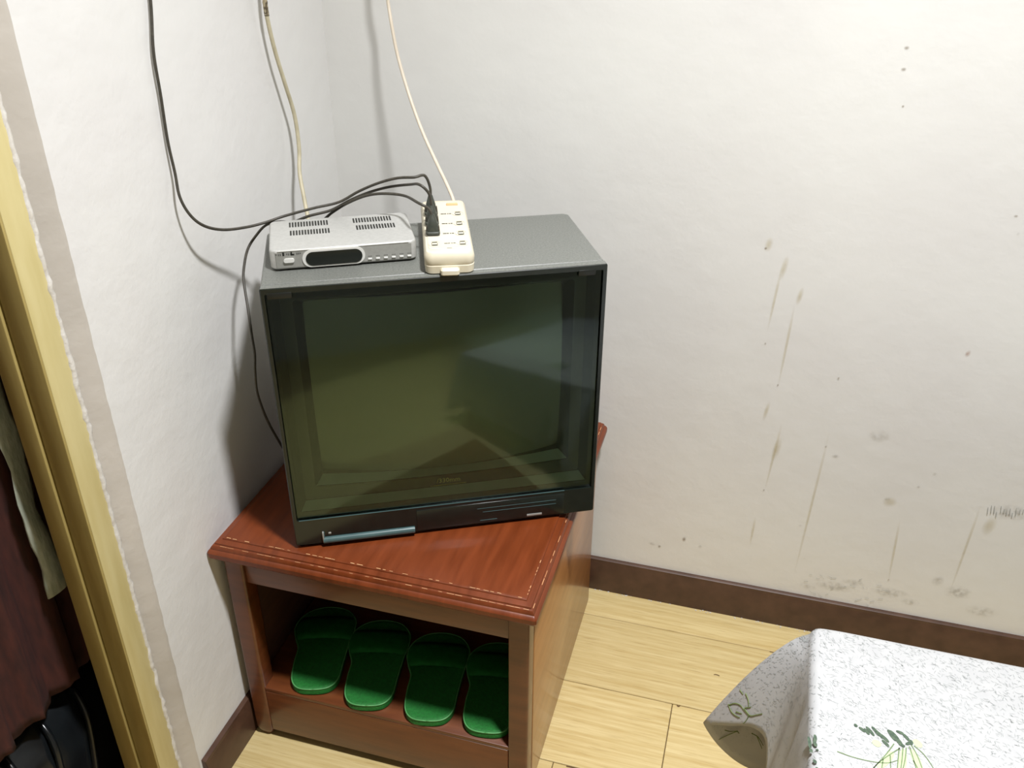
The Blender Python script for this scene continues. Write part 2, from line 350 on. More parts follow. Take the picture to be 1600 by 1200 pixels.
# ------------------------------------------------------------------ TV stand
TX0, TX1, TY0, TY1, TZ = -.0 + .0005, .589, -.6251, -.032, .4961
t = empty('tv_stand', ((TX0+TX1)/2, (TY0+TY1)/2, 0), 0, 'reddish-brown varnished wooden stand with an open lower shelf, under the old television', 'tv stand')
HW, HD = (TX1-TX0)/2, (TY1-TY0)/2
bm = bmesh.new(); w_, d_ = HW*2, HD*2
slab(bm, w_, d_, [(.010, TZ-.036), (.003, TZ-.035), (.0, TZ-.030), (.0, TZ-.022), (.003, TZ-.018), (.006, TZ-.0165), (.0065, TZ-.013), (.009, TZ-.0095), (.012, TZ-.0085), (.0125, TZ-.006), (.022, TZ-.0035), (.0225, TZ-.0015), (.026, TZ)], .006, n=3)
top = fin('top', bm, 'wood_top', t, angle=30)
bm = bmesh.new(); rs = random.Random(11)          # bare wood showing along the moulding edges
def wearline(x0, y0, x1, y1, z, n, wd):
    for i in range(n):
        if rs.random() < .38: continue
        a = i/n; b = a + rs.uniform(.4, .95)/n; q = rs.uniform(.4, 1)*wd
        dx, dy = x1-x0, y1-y0; L = math.hypot(dx, dy); nx, ny = -dy/L*q, dx/L*q
        P = [(x0+dx*a, y0+dy*a), (x0+dx*b, y0+dy*b)]
        bm.faces.new([bm.verts.new(p) for p in ((P[0][0], P[0][1], z), (P[1][0], P[1][1], z), (P[1][0]+nx, P[1][1]+ny, z+.0002), (P[0][0]+nx, P[0][1]+ny, z+.0002))])
wearline(-HW+.03, -HD+.0235, HW-.025, -HD+.0235, TZ-.0002+.0004, 46, .0011)
wearline(-HW+.01, -HD+.0092, HW-.01, -HD+.0092, TZ-.0085, 40, .0006)
wearline(HW-.0235, -HD+.025, HW-.0235, -HD+.12, TZ-.0002+.0004, 12, .0009)
wearline(HW-.0092, -HD+.015, HW-.0092, HD-.02, TZ-.0085, 30, .0009)
tag(fin('edge_wear', bm, 'wear', top), kind='stuff')
def leg(sx, sy):
    bm = bmesh.new(); lw = .036; cx = sx*(HW-.0165-lw/2); cy = sy*(HD-.0195-lw/2)
    R = []
    for z, wq, r in ((0, .020, .008), (.003, .027, .010), (.010, .033, .010), (.020, lw, .007), (.05, lw, .005), (.20, lw, .005), (TZ-.036, lw, .004)): R.append(rrect(wq, wq, r, z, 3, cx, cy))
    loft(bm, R); fin('leg', bm, 'wood', t, angle=40)
for sx in (-1, 1):
    for sy in (-1, 1): leg(sx, sy)
xi = HW-.0165
bx('side_panel', 'wood_side', t, xi-.018, xi+.0006, -HD+.0195+.036, HD-.0195, .001, TZ-.036, bev=.0015)
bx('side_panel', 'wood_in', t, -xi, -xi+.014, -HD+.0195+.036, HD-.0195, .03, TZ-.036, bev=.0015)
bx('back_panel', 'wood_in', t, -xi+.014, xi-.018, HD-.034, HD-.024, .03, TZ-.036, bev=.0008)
bx('apron', 'wood_h', t, -xi+.036, xi-.036, -HD+.026, -HD+.044, .398, TZ-.036, bev=.0015)
bx('bottom_rail', 'wood_h', t, -xi+.036, xi-.036, -HD+.021, -HD+.038, .021, .128, bev=.0015)
bx('shelf', 'wood_h', t, -xi+.014, xi-.018, -HD+.0215, HD-.034, .1282, .137, bev=.001)
SHZ = .1372

# ------------------------------------------------------------------ television
TVA = .4737; TVO = (.39194, -.4760, TZ+.0002); TW, TD, TH = .52, .2414, .479
tv = empty('television', TVO, TVA, 'old boxy charcoal picture-tube television with a smoked front panel, standing on the wooden stand', 'television')
def ring_y(hx, z0, z1, y, r=.004, n=3, sag=0, bulge=0):   # closed loop in the plane facing the viewer
    P = rrect(2*hx, z1-z0, r, 0, n, 0, (z0+z1)/2)
    # subdivide bottom edge so that it can sag
    out = []
    for i, p in enumerate(P):
        out.append(p); q = P[(i+1) % len(P)]
        if i == 3*(n+1)-1:                       # bottom edge runs left to right
            for j in range(1, 24): s = j/24; out.append((p[0]+(q[0]-p[0])*s, p[1], 0))
        elif i == n:                              # top edge, right to left
            for j in range(1, 24): s = j/24; out.append((p[0]+(q[0]-p[0])*s, p[1], 0))
    res = []
    for x, z, _ in out:
        if z < z0+.0015: z -= sag*(1-(x/hx)**2)
        res.append((x, y, z))
    return res
bm = bmesh.new(); hw = TW/2                   # cabinet shell, narrowing into the tube housing
cap = lambda w0, z0, z1, y, r: [(x, y, z) for x, z, _ in rrect(w0, z1-z0, r, 0, 4, 0, (z0+z1)/2)]
loft(bm, [cap(TW-.004, .008, TH-.0012, .0162, .003), cap(TW-.002, .008, TH, .0175, .004), cap(TW-.006, .008, TH, TD-.012, .005), cap(TW-.014, .010, TH-.001, TD-.004, .006), cap(TW-.03, .02, TH-.010, TD, .010)], cap=False); bm.faces.new([bm.verts.new(p) for p in cap(TW-.03, .02, TH-.010, TD, .010)])
cab = fin('cabinet', bm, 'tv', tv, angle=35)
bm = bmesh.new(); loft(bm, [cap(.44, .03, .42, TD-.002, .02), cap(.40, .04, .40, TD+.03, .03), cap(.30, .06, .34, TD+.10, .03), cap(.18, .10, .27, TD+.135, .03), cap(.16, .11, .26, TD+.15, .02)])
fin('tube_housing', bm, 'tv', tv, angle=35)
bm = bmesh.new(); loft(bm, [cap(TW-.006, .009, TH-.004, .013, .003), cap(TW-.006, .009, TH-.004, .017, .003)], cap=False); fin('seam', bm, 'tv_black', tv)
# front frame, hollow
bm = bmesh.new()
O0 = ring_y(hw, .006, TH, .0145, .003); O1 = ring_y(hw, .006, TH, .0015, .003); O2 = ring_y(hw-.0015, .0075, TH-.0012, 0, .003)
I0 = ring_y(.2535, .0575, .4700, 0, .002); I1 = ring_y(.2535, .0575, .4700, .0135, .002)
loft(bm, [O0, O1, O2, I0, I1], cap=False); loft(bm, [I1, O0], cap=False)
fin('front_frame', bm, ['tv_frame'], tv, angle=35)
bm = bmesh.new(); box(bm, -hw+.002, hw-.002, .001, .0134, TH-.0005, TH+.0003); fin('frame_top_face', bm, 'tv', tv)
# recessed surround
L0 = ring_y(.2535, .0575, .4700, .0100, .003); L1 = ring_y(.247, .0655, .462, .0125, .003); L2 = ring_y(.236, .078, .456, .030, .004, sag=.002)
L3 = ring_y(.222, .095, .447, .034, .005, sag=.004); L3b = ring_y(.218, .100, .443, .034, .005, sag=.006); L4 = ring_y(.206, .113, .432, .054, .008, sag=.013); L5 = ring_y(.204, .115, .430, .066, .008, sag=.014)
bm = bmesh.new(); loft(bm, [L0, L1, L2], cap=False); loft(bm, [L2, L3, L3b], cap=False); loft(bm, [L3b, L4, L5], cap=False)
bmesh.ops.remove_doubles(bm, verts=bm.verts[:], dist=1e-5)
fin('screen_surround', bm, 'tv_bezel', tv, angle=25)
bm = bmesh.new(); f = lambda x, y, z: bm.verts.new((x, y, z))  # pale strips over the sloping bezel, painting its bright reflection
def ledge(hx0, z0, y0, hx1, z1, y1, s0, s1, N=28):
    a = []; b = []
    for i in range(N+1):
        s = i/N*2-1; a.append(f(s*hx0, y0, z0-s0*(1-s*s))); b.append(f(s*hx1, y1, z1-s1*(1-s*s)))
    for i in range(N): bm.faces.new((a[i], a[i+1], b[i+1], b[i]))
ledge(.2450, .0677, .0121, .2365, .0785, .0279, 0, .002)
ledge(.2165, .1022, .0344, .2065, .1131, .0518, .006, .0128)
bmesh.ops.recalc_face_normals(bm, faces=bm.faces[:]); o = fin('surround_ledge_highlight', bm, 'tv_ledge_lit', tv, smooth=True)
# picture tube
bm = bmesh.new(); N = 22; g = []
for j in range(N+1):
    row = []
    for i in range(N+1):
        s = i/N*2-1; q = j/N*2-1; zz0 = .115-.013*(1-s*s)
        row.append(bm.verts.new((s*.2055, .064-.026*(1-.55*s*s-.45*q*q), zz0+(.4305-zz0)*(q+1)/2)))
    g.append(row)
for j in range(N):
    for i in range(N): bm.faces.new((g[j][i], g[j][i+1], g[j+1][i+1], g[j+1][i]))
bmesh.ops.recalc_face_normals(bm, faces=bm.faces[:])
scr = fin('screen', bm, 'crt', tv, smooth=True)
bx('smoked_panel', 'tint', tv, -.2532, .2532, .003, .0055, .0578, .4697, bev=.0008)
for x0, x1 in ((.214, .241), (-.250, -.215)):
    bx('panel_latch', 'tv_black', tv, x0, x1, -.0012, .004, .4625, .4718, bev=.001)
# lower control strip with an open pocket and flap at left
bm = bmesh.new()
box(bm, -hw+.002, -.216, .001, .014, .009, .0565); box(bm, -.216, -.057, .001, .014, .032, .0565); box(bm, -.216, -.057, .012, .014, .009, .032); box(bm, -.057, hw-.002, .001, .014, .009, .0565)
fin('control_strip', bm, 'tv_black', tv)
bm = bmesh.new(); tube(bm, [(-.214, -.0005, .013), (-.14, -.0005, .013), (-.059, -.0005, .013)], .0062, n=12, k=2, smooth=False); box(bm, -.214, -.211, -.002, .010, .012, .030)
fl2 = fin('flap', bm, 'flap', tv, angle=50)
bx('flap_lip', 'silver_face', fl2, -.2148, -.2125, -.0045, .006, .010, .031, bev=.0004)
bx('knob', 'silver_face', tv, -.205, -.2, -.001, .006, .024, .028, bev=.001)
bx('control_door', 'tv_frame', tv, -.055, .205, -.0012, .002, .010, .052, bev=.0012)
bm = bmesh.new()
for a, b, z in ((.05, .19, .0405), (.06, .19, .0325), (.055, .085, .0148), (-.25, .205, .0575)): box(bm, a, b, -.0018 if z < .05 else -.0006, -.0010 if z < .05 else .001, z, z+.0007)
fin('door_lines', bm, 'flap', tv)
bx('badge', 'silver_face', tv, .138, .165, -.0022, -.001, .0125, .0165, bev=.0003)
bx('base', 'tv_black', tv, -.2555, .2145, .006, TD-.02, 0, .010, bev=.002)
def text(name, s, size, loc, rot, m, parent, ext=.0002):
    c = bpy.data.curves.new(name, 'FONT'); c.body = s; c.size = size; c.extrude = ext; c.align_x = 'CENTER'; c.align_y = 'CENTER'; c.resolution_u = 2
    o = bpy.data.objects.new(name, c); COL.objects.link(o); dg = bpy.context.evaluated_depsgraph_get(); dg.update()
    me = bpy.data.meshes.new_from_object(o.evaluated_get(dg)); bpy.data.objects.remove(o)
    o = link(name, me, m, parent); o.location = loc; o.rotation_euler = rot; return o
text('lettering', '/330mm', .0125, (.006, .0313, .0855), (pi/2, 0, 0), 'gold', tv)
bx('lettering_underline', 'gold', tv, -.026, .036, .0290, .0296, .0776, .0783, bev=0)
bm = bmesh.new(); P = [(-.008, 0), (-.003, .002), (.003, -.0005), (.007, .001), (.003, -.003), (-.004, -.002)]
bm.faces.new([bm.verts.new((.07+x, .19+y, TH+.0004)) for x, y in P]); fin('paint_fleck', bm, 'silver_hi', tv)

# ------------------------------------------------------------------ receiver box
TT = TVO[2]+TH+.0006
rc = empty('receiver_box', (.243, -.480, TT), .5, 'small silver set-top receiver with slotted lid, on top of the television at left', 'receiver')
RW, RD, RH = .219, .133, .0325
bm = bmesh.new(); slab(bm, RW, RD, [(.0035, .0015), (.0015, .0025), (0, .0045), (0, RH-.003), (.0008, RH-.0012), (.0022, RH-.0002), (.004, RH)], .011, 0, RD/2)
body = fin('casing', bm, 'silver', rc, angle=35)
bm = bmesh.new(); slab(bm, RW-.016, .004, [(0, .005), (0, RH-.0035)], .0015, 0, .0012, n=2); fin('front_plate', bm, 'silver_face', rc, angle=40)
bm = bmesh.new(); tube(bm, [(-RW/2+.012, -.0002, RH-.0016), (0, -.0002, RH-.0016), (RW/2-.012, -.0002, RH-.0016)], .0009, n=6, k=1, smooth=False); fin('front_edge', bm, 'silver_hi', rc, smooth=True)
def oval(bm, cx, cz, w0, h0, y0, y1, n=8):
    r = h0/2-.0001; a = [(x, y1, z) for x, z, _ in rrect(w0, h0, r, 0, n, cx, cz)]; b = [(x, y0, z) for x, z, _ in rrect(w0, h0, r, 0, n, cx, cz)]; loft(bm, [a, b])
bm = bmesh.new(); oval(bm, -.016, .0168, .093, .0268, -.0022, .001); fin('display_rim', bm, 'silver_hi', rc, angle=40)
bm = bmesh.new(); oval(bm, -.0155, .0165, .084, .0215, -.0030, -.001); fin('display', bm, 'display', rc, angle=40)
bm = bmesh.new(); oval(bm, -.082, .0165, .0155, .0062, -.0032, 0); fin('power_button', bm, 'silver_hi', rc, angle=40)
for i in range(6):
    bx('button', 'silver_hi', rc, .0345+i*.0120, .0405+i*.0120, -.0024, 0, .0078, .0100, bev=.0005)
bm = bmesh.new()
for i in range(6):
    for j in range(3): box(bm, .0347+i*.012+j*.0021, .0361+i*.012+j*.0021, -.0010, -.0006, .0123, .0136)
for x in (-.1005, -.0972, -.0945, -.085, -.0825, -.0795, -.0705, -.068, -.0655): box(bm, x, x+.0017, -.0010, -.0006, .0243+.0004*((x*1e4) % 3), .0275)
tag(fin('small_print', bm, 'grey_print', rc), kind='stuff')
bm = bmesh.new()
box(bm, -.0905, -.0880, -.0011, -.0006, .0240, .0292); box(bm, -.0785, -.0765, -.0011, -.0006, .0240, .0292); box(bm, -.0785, -.0735, -.0011, -.0006, .0240, .0262)
fin('bold_print', bm, 'black_print', rc)
bm = bmesh.new()
for (xa, va, vb) in ((-.079, .097, .119), (-.078, .060, .081), (.021, .097, .118), (.024, .064, .084)):
    for i in range(14):
        x = xa+i*.00445; box(bm, x, x+.0026, va, vb, RH-.0006, RH+.0002)
tag(fin('vent_slots', bm, 'black_print', body), kind='stuff')
for x in (-.09, .09):
    for y in (.012, .12):
        bm = bmesh.new(); slab(bm, .012, .012, [(.001, -.0004), (0, .002)], .005, x, y); fin('foot', bm, 'rubber', rc)

# ------------------------------------------------------------------ extension socket strip
ps = empty('power_strip', (.406, -.466, TT), .388, 'cream multi-socket power strip lying front to back on the television beside the silver receiver', 'power strip')
PW, PL, PH = .0755, .243, .034
bm = bmesh.new(); slab(bm, PW, PL, [(.004, 0), (.0015, .002), (.0006, .013), (.0014, .0145), (.0006, .016), (.0002, .024), (.0014, .030), (.004, .0335), (.006, PH)], .013, 0, PL/2, n=6)
fin('casing', bm, 'cream', ps, angle=32)
bm = bmesh.new(); slab(bm, PW-.014, PL-.030, [(0, PH-.001), (0, PH+.0005), (.0008, PH+.001)], .009, 0, PL/2+.002, n=5); fin('face_plate', bm, 'cream_face', ps, angle=32)
bm = bmesh.new(); slab(bm, .028, .014, [(.002, .001), (0, .003), (0, .009), (.002, .011)], .004, 0, -.002, n=4); fin('end_tab', bm, 'cream', ps, angle=32)
bx('rocker_switch', 'orange', ps, .005, .024, .209, .2165, PH, PH+.0035, bev=.001)
rows = (.036, .078, .122, .168)
ZP = PH+.001
def socket(u, v):
    bm = bmesh.new(); r0 = [(u+.0092*cos(a*pi/10), v+.0115*sin(a*pi/10), ZP) for a in range(20)]; r1 = [(u+.0092*cos(a*pi/10), v+.0115*sin(a*pi/10), ZP+.0008) for a in range(20)]; r2 = [(u+.008*cos(a*pi/10), v+.0102*sin(a*pi/10), ZP+.0008) for a in range(20)]; r3 = [(u+.008*cos(a*pi/10), v+.0102*sin(a*pi/10), ZP+.0001) for a in range(20)]
    loft(bm, [r0, r1, r2, r3], cap=False); bm.faces.new([bm.verts.new(p) for p in r3]); s = fin('socket', bm, 'cream_face', ps, angle=30)
    bm = bmesh.new(); slab(bm, .0095, .0050, [(0, ZP), (0, ZP+.0004)], .002, u, v-.0056, 3); slab(bm, .0085, .0040, [(0, ZP), (0, ZP+.0004)], .0013, u, v+.0058, 3)
    box(bm, u-.0048, u-.0038, v-.002, v+.002, ZP, ZP+.0004); box(bm, u+.0038, u+.0048, v-.002, v+.002, ZP, ZP+.0004)
    fin('socket_holes', bm, 'hole', s)
for v in rows: socket(.0215, v)
socket(-.0205, rows[0])
bm = bmesh.new(); slab(bm, .066-.006, .030, [(0, ZP-.0004), (0, ZP+.0003), (.0006, ZP+.0003)], .010, 0, rows[0], 5)
fin('socket_outline', bm, 'cream', ps)
bm = bmesh.new()
for v in rows:
    for a, b in ((-.006, -.001), (-.0005, .0028), (.0045, .0065), (.0075, .0108)): box(bm, a, b, v-.0011, v+.0011, ZP-.0002, ZP+.0006)
box(bm, -.003, .005, .0175, .0187, ZP-.0004, ZP)
tag(fin('small_print', bm, 'hole', ps), kind='stuff')

# ------------------------------------------------------------------ plugs and cables on the television
def to_world(rootloc, rz, p): return Vector(rootloc) + Matrix.Rotation(rz, 3, 'Z') @ Vector(p)
PS = ps.location
def plug(u, v, label, h=.018, tilt=.0):
    loc = to_world(PS, .388, (u, v, ZP)); o = empty('power_plug', loc+Vector((0, 0, .0012)), .388, label, 'plug', None)
    bm = bmesh.new(); slab(bm, .0215, .021, [(.001, 0), (0, .001), (0, .004), (.0015, .0052)], .004, 0, 0, 4); fin('collar', bm, 'plug', o, angle=35)
    bm = bmesh.new(); loft(bm, [rrect(.0165, .016, .004, .005, 4), rrect(.0155, .015, .004, .005+h*.6, 4), rrect(.011, .011, .004, .005+h, 4, 0, .001), rrect(.007, .007, .003, .005+h+.007, 4, 0, .002)])
    fin('grip', bm, 'plug', o, angle=35)
    for s in (-1, 1):
        bm = bmesh.new(); slab(bm, .0035, .008, [(0, .006), (.0006, .012)], .001, s*.0088, 0, 2); fin('finger_rib', bm, 'rubber', o)
    return o
plug(-.0215, rows[1], 'nearest of the three stacked black plugs in the left row of the power strip')
plug(-.0215, rows[2], 'middle of the three stacked black plugs in the left row of the power strip')
plug(-.0215, rows[3], 'farthest of the three stacked black plugs in the left row of the power strip')
tops = [to_world(PS, .388, (-.0215, v+.002, ZP+.029)) for v in rows[1:]]
def cable(name, P, r, m, label, cat, n=8):
    bm = bmesh.new(); tube(bm, P, r, n=n, k=7); return tag(fin(name, bm, m, None, smooth=True), label, cat)
T = lambda v: tuple(v)
CA = [(.006,-.47,2.84),(.006,-.48,2.2),(.006,-.488,1.62),(.006,-.498,1.45),(.006,-.511,1.345),(.007,-.526,1.282),(.007,-.528,1.223),(.007,-.531,1.161),(.01,-.532,1.115),(.016,-.539,1.081),(.025,-.534,1.052),(.035,-.518,1.031),(.045,-.486,1.015),(.06,-.447,1.007),(.078,-.419,1.007),(.098,-.394,1.011),(.14,-.371,1.021),(.176,-.351,1.028),(.208,-.342,1.046),(.242,-.34,1.062),(.275,-.339,1.073),(.303,-.336,1.076),T(tops[2]+Vector((-.006, -.006, .036))),T(tops[2]+Vector((0, 0, .016))),T(tops[2]+Vector((0, 0, -.004)))]
cable('cable', CA, .0023, 'rubber', 'black cord hanging down the left wall and looping over to the farthest plug', 'cable')
CB = [(.094,-.378,.99),(.128,-.372,1.006),(.162,-.354,1.014),(.192,-.343,1.030),(.223,-.337,1.044),(.257,-.333,1.055),(.296,-.337,1.064),T(tops[1]+Vector((-.016, -.004, .034))),T(tops[1]+Vector((-.002, -.002, .020))),T(tops[1]+Vector((0, 0, -.004)))]
cable('cable', CB, .0023, 'rubber', 'black cord arching from behind the receiver to the middle plug', 'cable')
CC = [(.135,-.352,.985),(.150,-.350,.999),(.162,-.348,1.009),(.187,-.345,1.025),(.221,-.346,1.041),(.254,-.349,1.049),(.291,-.352,1.050),T(tops[0]+Vector((-.022, .0, .018))),T(tops[0]+Vector((-.005, 0, .010))),T(tops[0]+Vector((0, 0, -.004)))]
cable('cable', CC, .0023, 'rubber', 'lowest black cord arching from behind the receiver to the nearest plug', 'cable')
CD = [(.112,-.372,.984),(.096,-.388,.999),(.078,-.414,1.002),(.055,-.415,.981),(.045,-.43,.961),(.045,-.449,.935),(.05,-.462,.917),(.066,-.486,.885),(.078,-.505,.849),(.086,-.517,.82),(.085,-.522,.79),(.075,-.51,.74),(.06,-.47,.66),(.055,-.43,.58),(.05,-.39,.505)]
cable('signal_cable', CD, .0022, 'rubber', 'black cable drooping beside the left edge of the television', 'cable')
BG = [(.02,-.24,2.84),(.02,-.237,2.2),(.02,-.235,1.62),(.02,-.232,1.406),(.02,-.232,1.36),(.02,-.237,1.314),(.02,-.236,1.284),(.021,-.226,1.233),(.022,-.208,1.178),(.024,-.191,1.12),(.028,-.195,1.065),(.034,-.214,1.025),(.05,-.237,.986),(.068,-.262,.94),(.07,-.27,.86),(.07,-.26,.7),(.06,-.22,.52)]
o = cable('aerial_cable', BG, .0036, 'beige', 'beige cable with a grimy taped upper end, dropping behind the television', 'cable')
bm = bmesh.new(); tube(bm, [(.02,-.235,1.62),(.02,-.232,1.406),(.02,-.232,1.36),(.02,-.237,1.314),(.02,-.2365,1.29)], lambda t_: .0040+.0003*sin(t_*90), n=9, k=8); fin('taped_joint', bm, 'tape', o, smooth=True)
CW = [(.12,-.03,2.84),(.13,-.04,2.2),(.14,-.05,1.62),(.148,-.055,1.44),(.152,-.06,1.349),(.158,-.06,1.298),(.167,-.07,1.258),(.18,-.08,1.206),(.206,-.1,1.145),(.239,-.13,1.093),(.273,-.16,1.052),(.308,-.2,1.023),(.327,-.222,1.003),T(to_world(PS, .388, (.017, PL-.001, .017)))]
cable('extension_cord', CW, .0030, 'cream_wire', 'cream cord running down into the far end of the power strip', 'cable')
bm = bmesh.new(); e0 = to_world(PS, .388, (.017, PL+.0006, .017)); d = to_world(PS, .388, (.017, PL+.014, .0205))
tube(bm, [T(e0), T(e0.lerp(d, .5)), T(d)], lambda t_: .006-.002*t_, n=8, k=2, smooth=False); x = fin('cord_grommet', bm, 'cream', ps); x.matrix_parent_inverse = Matrix.Translation(PS) @ Matrix.Rotation(.388, 4, 'Z'); x.matrix_parent_inverse = x.matrix_parent_inverse.inverted()

# ------------------------------------------------------------------ slippers on the shelf
OUT = [(0, .001), (.030, .006), (.046, .028), (.050, .07), (.055, .12), (.061, .155), (.060, .185), (.040, .212), (.005, .222), (-.030, .215), (-.054, .192), (-.062, .162), (-.055, .132), (-.046, .106), (-.047, .07), (-.044, .028), (-.029, .006)]
def outline(scale=1, k=5):
    P = [Vector((x, y, 0)) for x, y in OUT]; n = len(P); out = []
    for i in range(n):
        p0, p1, p2, p3 = P[i-1], P[i], P[(i+1) % n], P[(i+2) % n]
        for j in range(k):
            t_ = j/k; out.append(.5*((2*p1)+(p2-p0)*t_+(2*p0-5*p1+4*p2-p3)*t_*t_+(-p0+3*p1-3*p2+p3)*t_**3))
    c = Vector((0, .11, 0)); return [c+(p-c)*scale for p in out]
def slipper(loc, rz, label):
    o = empty('slipper', loc, rz, label, 'slipper', 'green slippers on the stand shelf')
    bm = bmesh.new(); R = []
    for s_, z in ((.955, .0002), (.99, .002), (.99, .013), (.975, .0155), (.94, .0165), (.90, .0158)): R.append([(p.x, p.y, z) for p in outline(s_)])
    loft(bm, R); fin('sole', bm, 'slipper', o, angle=50)
    bm = bmesh.new(); Q = outline(.985); Q = Q+[Q[0]]; tube(bm, [(p.x, p.y, .0150) for p in Q], .0014, n=6, smooth=False); fin('rim', bm, 'slipper_rim', o, smooth=True)
    bm = bmesh.new(); rows_ = []; N = 14          # low arched strap over the forefoot
    for v, hx0, hx1, ht in ((.128, -.0535, .0570, .021), (.140, -.058, .0595, .024), (.160, -.0615, .0615, .0245), (.178, -.060, .0610, .022), (.190, -.056, .0575, .019)):
        row = []
        for i in range(N+1):
            a = pi*i/N; xm = (hx0+hx1)/2; hw_ = (hx1-hx0)/2
            row.append((xm-cos(a)*hw_, v, .012+(ht-.011)*sin(a)**.8))
        rows_.append(row)
    Rv = [[bm.verts.new(p) for p in r] for r in rows_]
    for a, b in zip(Rv, Rv[1:]):
        for i in range(N): bm.faces.new((a[i], a[i+1], b[i+1], b[i]))
    st = fin('strap', bm, 'slipper_strap', o, smooth=True); md = st.modifiers.new('thickness', 'SOLIDIFY'); md.thickness = .002
    return o
SL = [((.150, -.597), (.085, -.387), 'leftmost green slipper on the stand shelf'), ((.262, -.604), (.212, -.404), 'second green slipper from the left on the stand shelf'),
      ((.382, -.605), (.337, -.397), 'third green slipper from the left on the stand shelf, beside the rightmost one'), ((.492, -.600), (.460, -.385), 'rightmost green slipper on the stand shelf, partly behind the front leg')]
for (hx, hy), (tx, ty), lab in SL:
    slipper((hx, hy, SHZ+.0005), math.atan2(-(tx-hx), ty-hy), lab)

# ------------------------------------------------------------------ low table under a printed cloth
CZ = .500
tb = empty('low_table', (1.46, -.90, 0), 0, 'orange-brown wooden table hidden under the white printed cloth at bottom right', 'table')
HX, HY = .462, .350
bm = bmesh.new(); slab(bm, 2*HX-.05, 2*HY-.05, [(.003, CZ-.028), (0, CZ-.025), (0, CZ-.006), (.004, CZ-.0025)], .02, 0, 0, n=4); fin('tabletop', bm, 'table_wood', tb, angle=35)
for sx in (-1, 1):
    for sy in (-1, 1):
        bm = bmesh.new(); loft(bm, [rrect(.028, .028, .004, 0, 2, sx*(HX-.045), sy*(HY-.045)), rrect(.042, .042, .005, CZ-.028, 2, sx*(HX-.045), sy*(HY-.045))]); fin('leg', bm, 'table_wood', tb, angle=40)
for sy in (-1, 1): bx('apron', 'table_wood', tb, -HX+.066, HX-.066, sy*(HY-.045)-.009, sy*(HY-.045)+.009, CZ-.088, CZ-.028, bev=.001)
for sx in (-1, 1): bx('apron', 'table_wood', tb, sx*(HX-.045)-.009, sx*(HX-.045)+.009, -HY+.066, HY-.066, CZ-.088, CZ-.028, bev=.001)
X0, X1, Y1, Y0 = .998, 1.922, -.532, -1.250        # table edges (left, right, far, near)
K = []                                             # (edge point, hem point): far side from right to left, then the left side, near side, right side
def side(P0, P1, out, n, drop, amp, ph=0):
    for i in range(n):
        s = (i+.5)/n; p = Vector(P0).lerp(Vector(P1), s); wv = amp*sin(i*pi+ph)*(.7+.3*sin(i*2.1))
        h = p + Vector(out)*(.020+amp+wv)
        K.append(((p.x, p.y), (h.x, h.y, drop+.006*sin(i*1.7))))
side((X1-.04, Y1), (1.12, Y1), (0, 1), 14, .13, .006)
K += [((1.06, Y1+.0006), (1.045, Y1+.030, .10)), ((1.03, Y1), (.995, Y1+.048, .075)), ((1.012, Y1-.002), (.940, Y1+.052, .085)), ((1.004, Y1-.006), (.896, Y1+.040, .135)),
      ((X0+.003, Y1-.010), (.866, Y1+.022, .200)), ((X0+.0015, Y1-.016), (.874, Y1+.004, .222)), ((X0+.0005, Y1-.026), (.905, Y1-.022, .260)), ((X0, Y1-.042), (.940, Y1-.050, .300)),
      ((X0, Y1-.062), (.962, Y1-.072, .300)), ((X0, Y1-.085), (.970, Y1-.092, .235)), ((X0, Y1-.108), (.968, Y1-.112, .180)), ((X0, Y1-.135), (.984, Y1-.137, .150)), ((X0, Y1-.165), (.966, Y1-.166, .140))]
side((X0, Y1-.17), (X0, Y0+.03), (-1, 0), 15, .15, .007)
K += [((X0+.006, Y0+.006), (X0-.05, Y0-.05, .08))]
side((X0+.03, Y0), (X1-.03, Y0), (0, -1), 22, .15, .007)
K += [((X1-.006, Y0+.006), (X1+.05, Y0-.05, .08))]
side((X1, Y0+.03), (X1, Y1-.03), (1, 0), 16, .15, .007)
K += [((X1-.006, Y1-.006), (X1+.05, Y1+.04, .08))]
n = len(K)
def kk(i): return K[i % n]
def cr1(a, b, c, d, t_): return .5*((2*b)+(c-a)*t_+(2*a-5*b+4*c-d)*t_*t_+(-a+3*b-3*c+d)*t_**3)
def SP(u):                                          # edge and hem point at loop parameter u
    i = int(math.floor(u)); t_ = u-i; q = [kk(i-1), kk(i), kk(i+1), kk(i+2)]
    e = [cr1(*[z[0][j] for z in q], t_) for j in range(2)]; h = [cr1(*[z[1][j] for z in q], t_) for j in range(3)]
    return Vector((e[0], e[1], CZ)), Vector(h)
RB = .016; CEN = Vector(((X0+X1)/2, (Y0+Y1)/2, CZ))
def SURF(u, v, off=0):                              # v<0: on top towards centre; 0..1 down the drop
    e, h = SP(u); tow = Vector((max(X0+.03, min(X1-.03, e.x)), max(Y0+.03, min(Y1-.03, e.y)), 0)) - Vector((e.x, e.y, 0))
    inn = tow.normalized() if tow.length > 1e-6 else Vector((1, 0, 0))
    if v <= .14:
        a = max(v, 0)/.14*pi/2; p = e + inn*(RB*(1-sin(a))) ; p.z = CZ - RB*(1-cos(a)); return p
    s = (v-.14)/.86; st = e + Vector((0, 0, -RB)); hh = h - st
    g = s**.72; return st + Vector((hh.x*g, hh.y*g, hh.z*s))
bm = bmesh.new(); SUB = 5; rowsv = [0, .035, .07, .105, .14]+[.14+.86*i/16 for i in range(1, 17)]
grid = [[bm.verts.new(SURF(i/SUB, v)) for i in range(n*SUB)] for v in rowsv]
for a, b in zip(grid, grid[1:]):
    for i in range(n*SUB):
        j = (i+1) % (n*SUB); bm.faces.new((a[i], a[j], b[j], b[i]))
bm.faces.new(grid[0])
